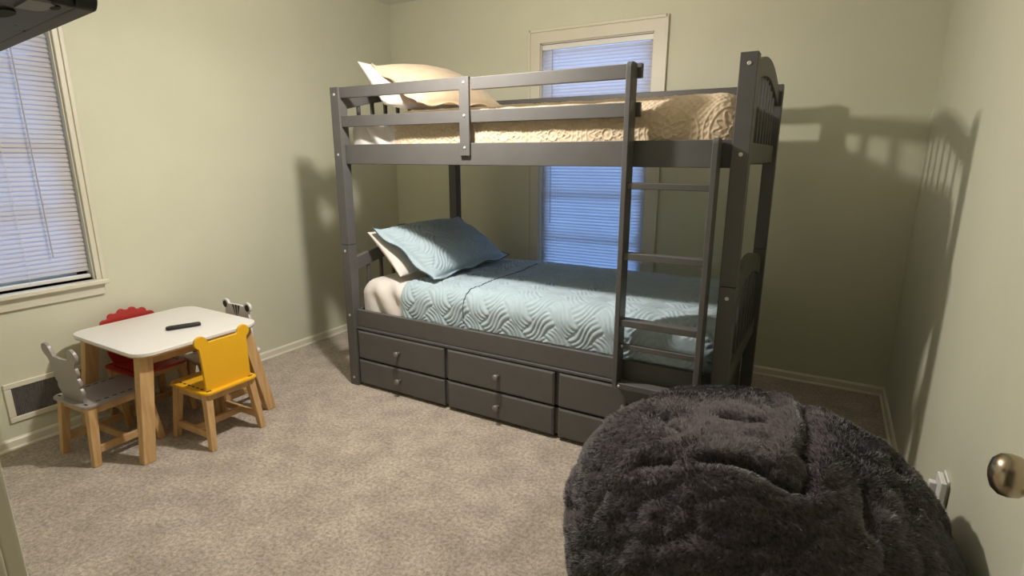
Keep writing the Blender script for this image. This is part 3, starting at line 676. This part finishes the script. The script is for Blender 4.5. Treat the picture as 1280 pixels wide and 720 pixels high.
# ------------------------------------------------------------------ fur bean bag
def beanbag():
    c = Vector((2.174, -.672, 0)); R, Hh = .469, .636
    nth, nph = 420, 200
    V_ = np.zeros((nth, nph, 3)); 
    zc = Hh*.47
    creases = [([(2.279,-.361),(2.294,-.535),(2.304,-.673),(2.299,-.797)], .085, .016), ([(2.20,-.40),(2.194,-.47),(2.215,-.56)], .05, .016),
        ([(2.102,-.892),(2.16,-.877),(2.207,-.883),(2.282,-.908),(2.311,-.9)], .075, .016), ([(1.961,-.922),(1.997,-.925),(2.028,-.923)], .05, .016),
        ([(1.925,-.696),(1.974,-.771),(2.015,-.795)], .055, .016), ([(2.421,-.814),(2.425,-.904)], .06, .016), ([(2.493,-.563),(2.502,-.641)], .05, .016),
        ([(2.31,-.79),(2.311,-.888)], .06, .014), ([(2.392,-.554),(2.432,-.62)], .04, .016), ([(2.104,-.696),(2.162,-.7),(2.198,-.68)], .05, .016)]
    for i in range(nth):
        th = 2*PI*i/nth
        for j in range(nph):
            ph = -PI/2+PI*j/(nph-1); cp, sp = max(0, math.cos(ph)), math.sin(ph)
            e = .80
            rx = (abs(cp)**e); zz = math.copysign(abs(sp)**(.92 if sp > 0 else .72), sp)
            hx = Hh-zc if sp > 0 else zc
            d = Vector((math.cos(th)*cp, math.sin(th)*cp, sp))
            n1 = noise.noise(d*2.1+Vector((3, 1, 7))); q3 = d*5.2+Vector((1, 8, 2))+Vector((noise.noise(d*4), noise.noise(d*4+Vector((9,9,9))), 0))*.7
            n2 = noise.noise(q3); n3 = noise.noise(d*12+Vector((5, 5, 1))); rid = 1-abs(noise.noise(d*3.6+Vector((2, 4, 4))))*2
            b = 1+.028*n1+.025*n2+.014*n3+.005*noise.noise(d*26)-.018*max(0, rid-.6)/.4
            # gathers running down from the tuft
            if sp > .15:
                px_, py_ = c.x+R*rx*math.cos(th)+.012*n2, c.y+R*rx*math.sin(th)+.012*n3
                for pts, dep, wd_ in creases:
                    dm = 9
                    for (ax, ay), (bx_, by_) in zip(pts, pts[1:]):
                        ex, ey = bx_-ax, by_-ay; t = max(0, min(1, ((px_-ax)*ex+(py_-ay)*ey)/(ex*ex+ey*ey)))
                        dm = min(dm, math.hypot(px_-ax-t*ex, py_-ay-t*ey))
                    b -= dep*math.exp(-(dm/wd_)**2)-dep*.12*math.exp(-((dm-.045)/.03)**2)
            V_[i, j] = (c.x+R*rx*b*math.cos(th), c.y+R*rx*b*math.sin(th), max(.006, zc+hx*zz*b))
    V_[..., 0] = np.minimum(V_[..., 0], XR-.022)
    # body faces
    P = V_.reshape(-1, 3); idx = np.arange(nth*nph).reshape(nth, nph); idx2 = np.vstack([idx, idx[:1]])
    Q = np.stack([idx2[:-1,:-1], idx2[1:,:-1], idx2[1:,1:], idx2[:-1,1:]], -1).reshape(-1, 4)
    # vertex normals
    fn = np.cross(P[Q[:,2]]-P[Q[:,0]], P[Q[:,3]]-P[Q[:,1]]); vn = np.zeros_like(P)
    for k in range(4): np.add.at(vn, Q[:, k], fn)
    vn /= np.linalg.norm(vn, axis=1, keepdims=True)+1e-12
    # strands, area weighted
    area = np.linalg.norm(fn, axis=1); up = P[Q[:, 0], 2] > .02
    area = area*up; prob = area/area.sum(); N = 430000
    fi = RNG.choice(len(Q), N, p=prob); a = RNG.random((N, 1)); b_ = RNG.random((N, 1))
    q = Q[fi]; w4 = [(1-a)*(1-b_), a*(1-b_), a*b_, (1-a)*b_]
    pos = sum(w4[k]*P[q[:, k]] for k in range(4)); nm = sum(w4[k]*vn[q[:, k]] for k in range(4)); nm /= np.linalg.norm(nm, axis=1, keepdims=True)
    # combing direction: clumped, lying down a little
    cell = np.floor(pos/.012).astype(int); hsh = (cell[:,0]*73856093 ^ cell[:,1]*19349663 ^ cell[:,2]*83492791) & 0xffff
    tb_ = np.random.default_rng(3).normal(size=(0x10000, 3)); cl_ = tb_[hsh]
    low = np.array([[noise.noise(Vector(p*4)), noise.noise(Vector(p*4+9)), -.65+noise.noise(Vector(p*4+20))] for p in pos[::1]])
    dr_ = nm*.50+cl_*.10+low*.9+RNG.normal(size=(N, 3))*.12
    dr_ -= nm*np.minimum(0, (dr_*nm).sum(1, keepdims=True)-.25)
    dr_ /= np.linalg.norm(dr_, axis=1, keepdims=True)
    Ln = (.0105+.006*RNG.random((N, 1)))
    sd = np.cross(dr_, nm+RNG.normal(size=(N, 3))*.3); sd /= np.linalg.norm(sd, axis=1, keepdims=True)+1e-9
    wd = .00062
    mid = pos+dr_*Ln*.55+nm*Ln*.08; tip = pos+dr_*Ln-nm*Ln*.10
    sv = np.stack([pos-sd*wd-nm*.002, pos+sd*wd-nm*.002, mid+sd*wd*.8, mid-sd*wd*.8, tip], 1)
    for arr in (sv,): arr[..., 2] = np.maximum(arr[..., 2], .002); arr[..., 0] = np.minimum(arr[..., 0], XR-.001)
    n0 = len(P); base = n0+np.arange(N)*5
    quads = np.stack([base, base+1, base+2, base+3], 1); tris = np.stack([base+3, base+2, base+4], 1)
    allv = np.concatenate([P, sv.reshape(-1, 3)]); alln = np.concatenate([vn, np.repeat(nm*.62+dr_*.55+RNG.normal(size=(N, 3))*.20, 5, 0)]); alln /= np.linalg.norm(alln, axis=1, keepdims=True)
    loops = np.concatenate([Q.ravel(), quads.ravel(), tris.ravel()]); starts = np.concatenate([np.arange(len(Q)+N)*4, (len(Q)+N)*4+np.arange(N)*3])
    me = bpy.data.meshes.new('bean_bag'); me.vertices.add(len(allv)); me.vertices.foreach_set('co', (allv-np.array(c)).ravel())
    me.loops.add(len(loops)); me.loops.foreach_set('vertex_index', loops.astype(np.int32)); me.polygons.add(len(starts)); me.polygons.foreach_set('loop_start', starts.astype(np.int32))
    me.update(calc_edges=True); me.validate()
    me.shade_smooth()
    me.normals_split_custom_set_from_vertices(alln.tolist())
    o = bpy.data.objects.new('bean_bag', me); COL.objects.link(o); o.location = c
    m = mat('charcoal_fur', (.036, .029, .033), .85, spec=.12, sheen=.3, noise_col=(.150, .124, .130), nscale=120, detail=5, nlow=.30, nhigh=.70)
    me.materials.append(m)
    tag(o, 'large charcoal grey faux fur bean bag in the right foreground', 'bean bag')
beanbag()
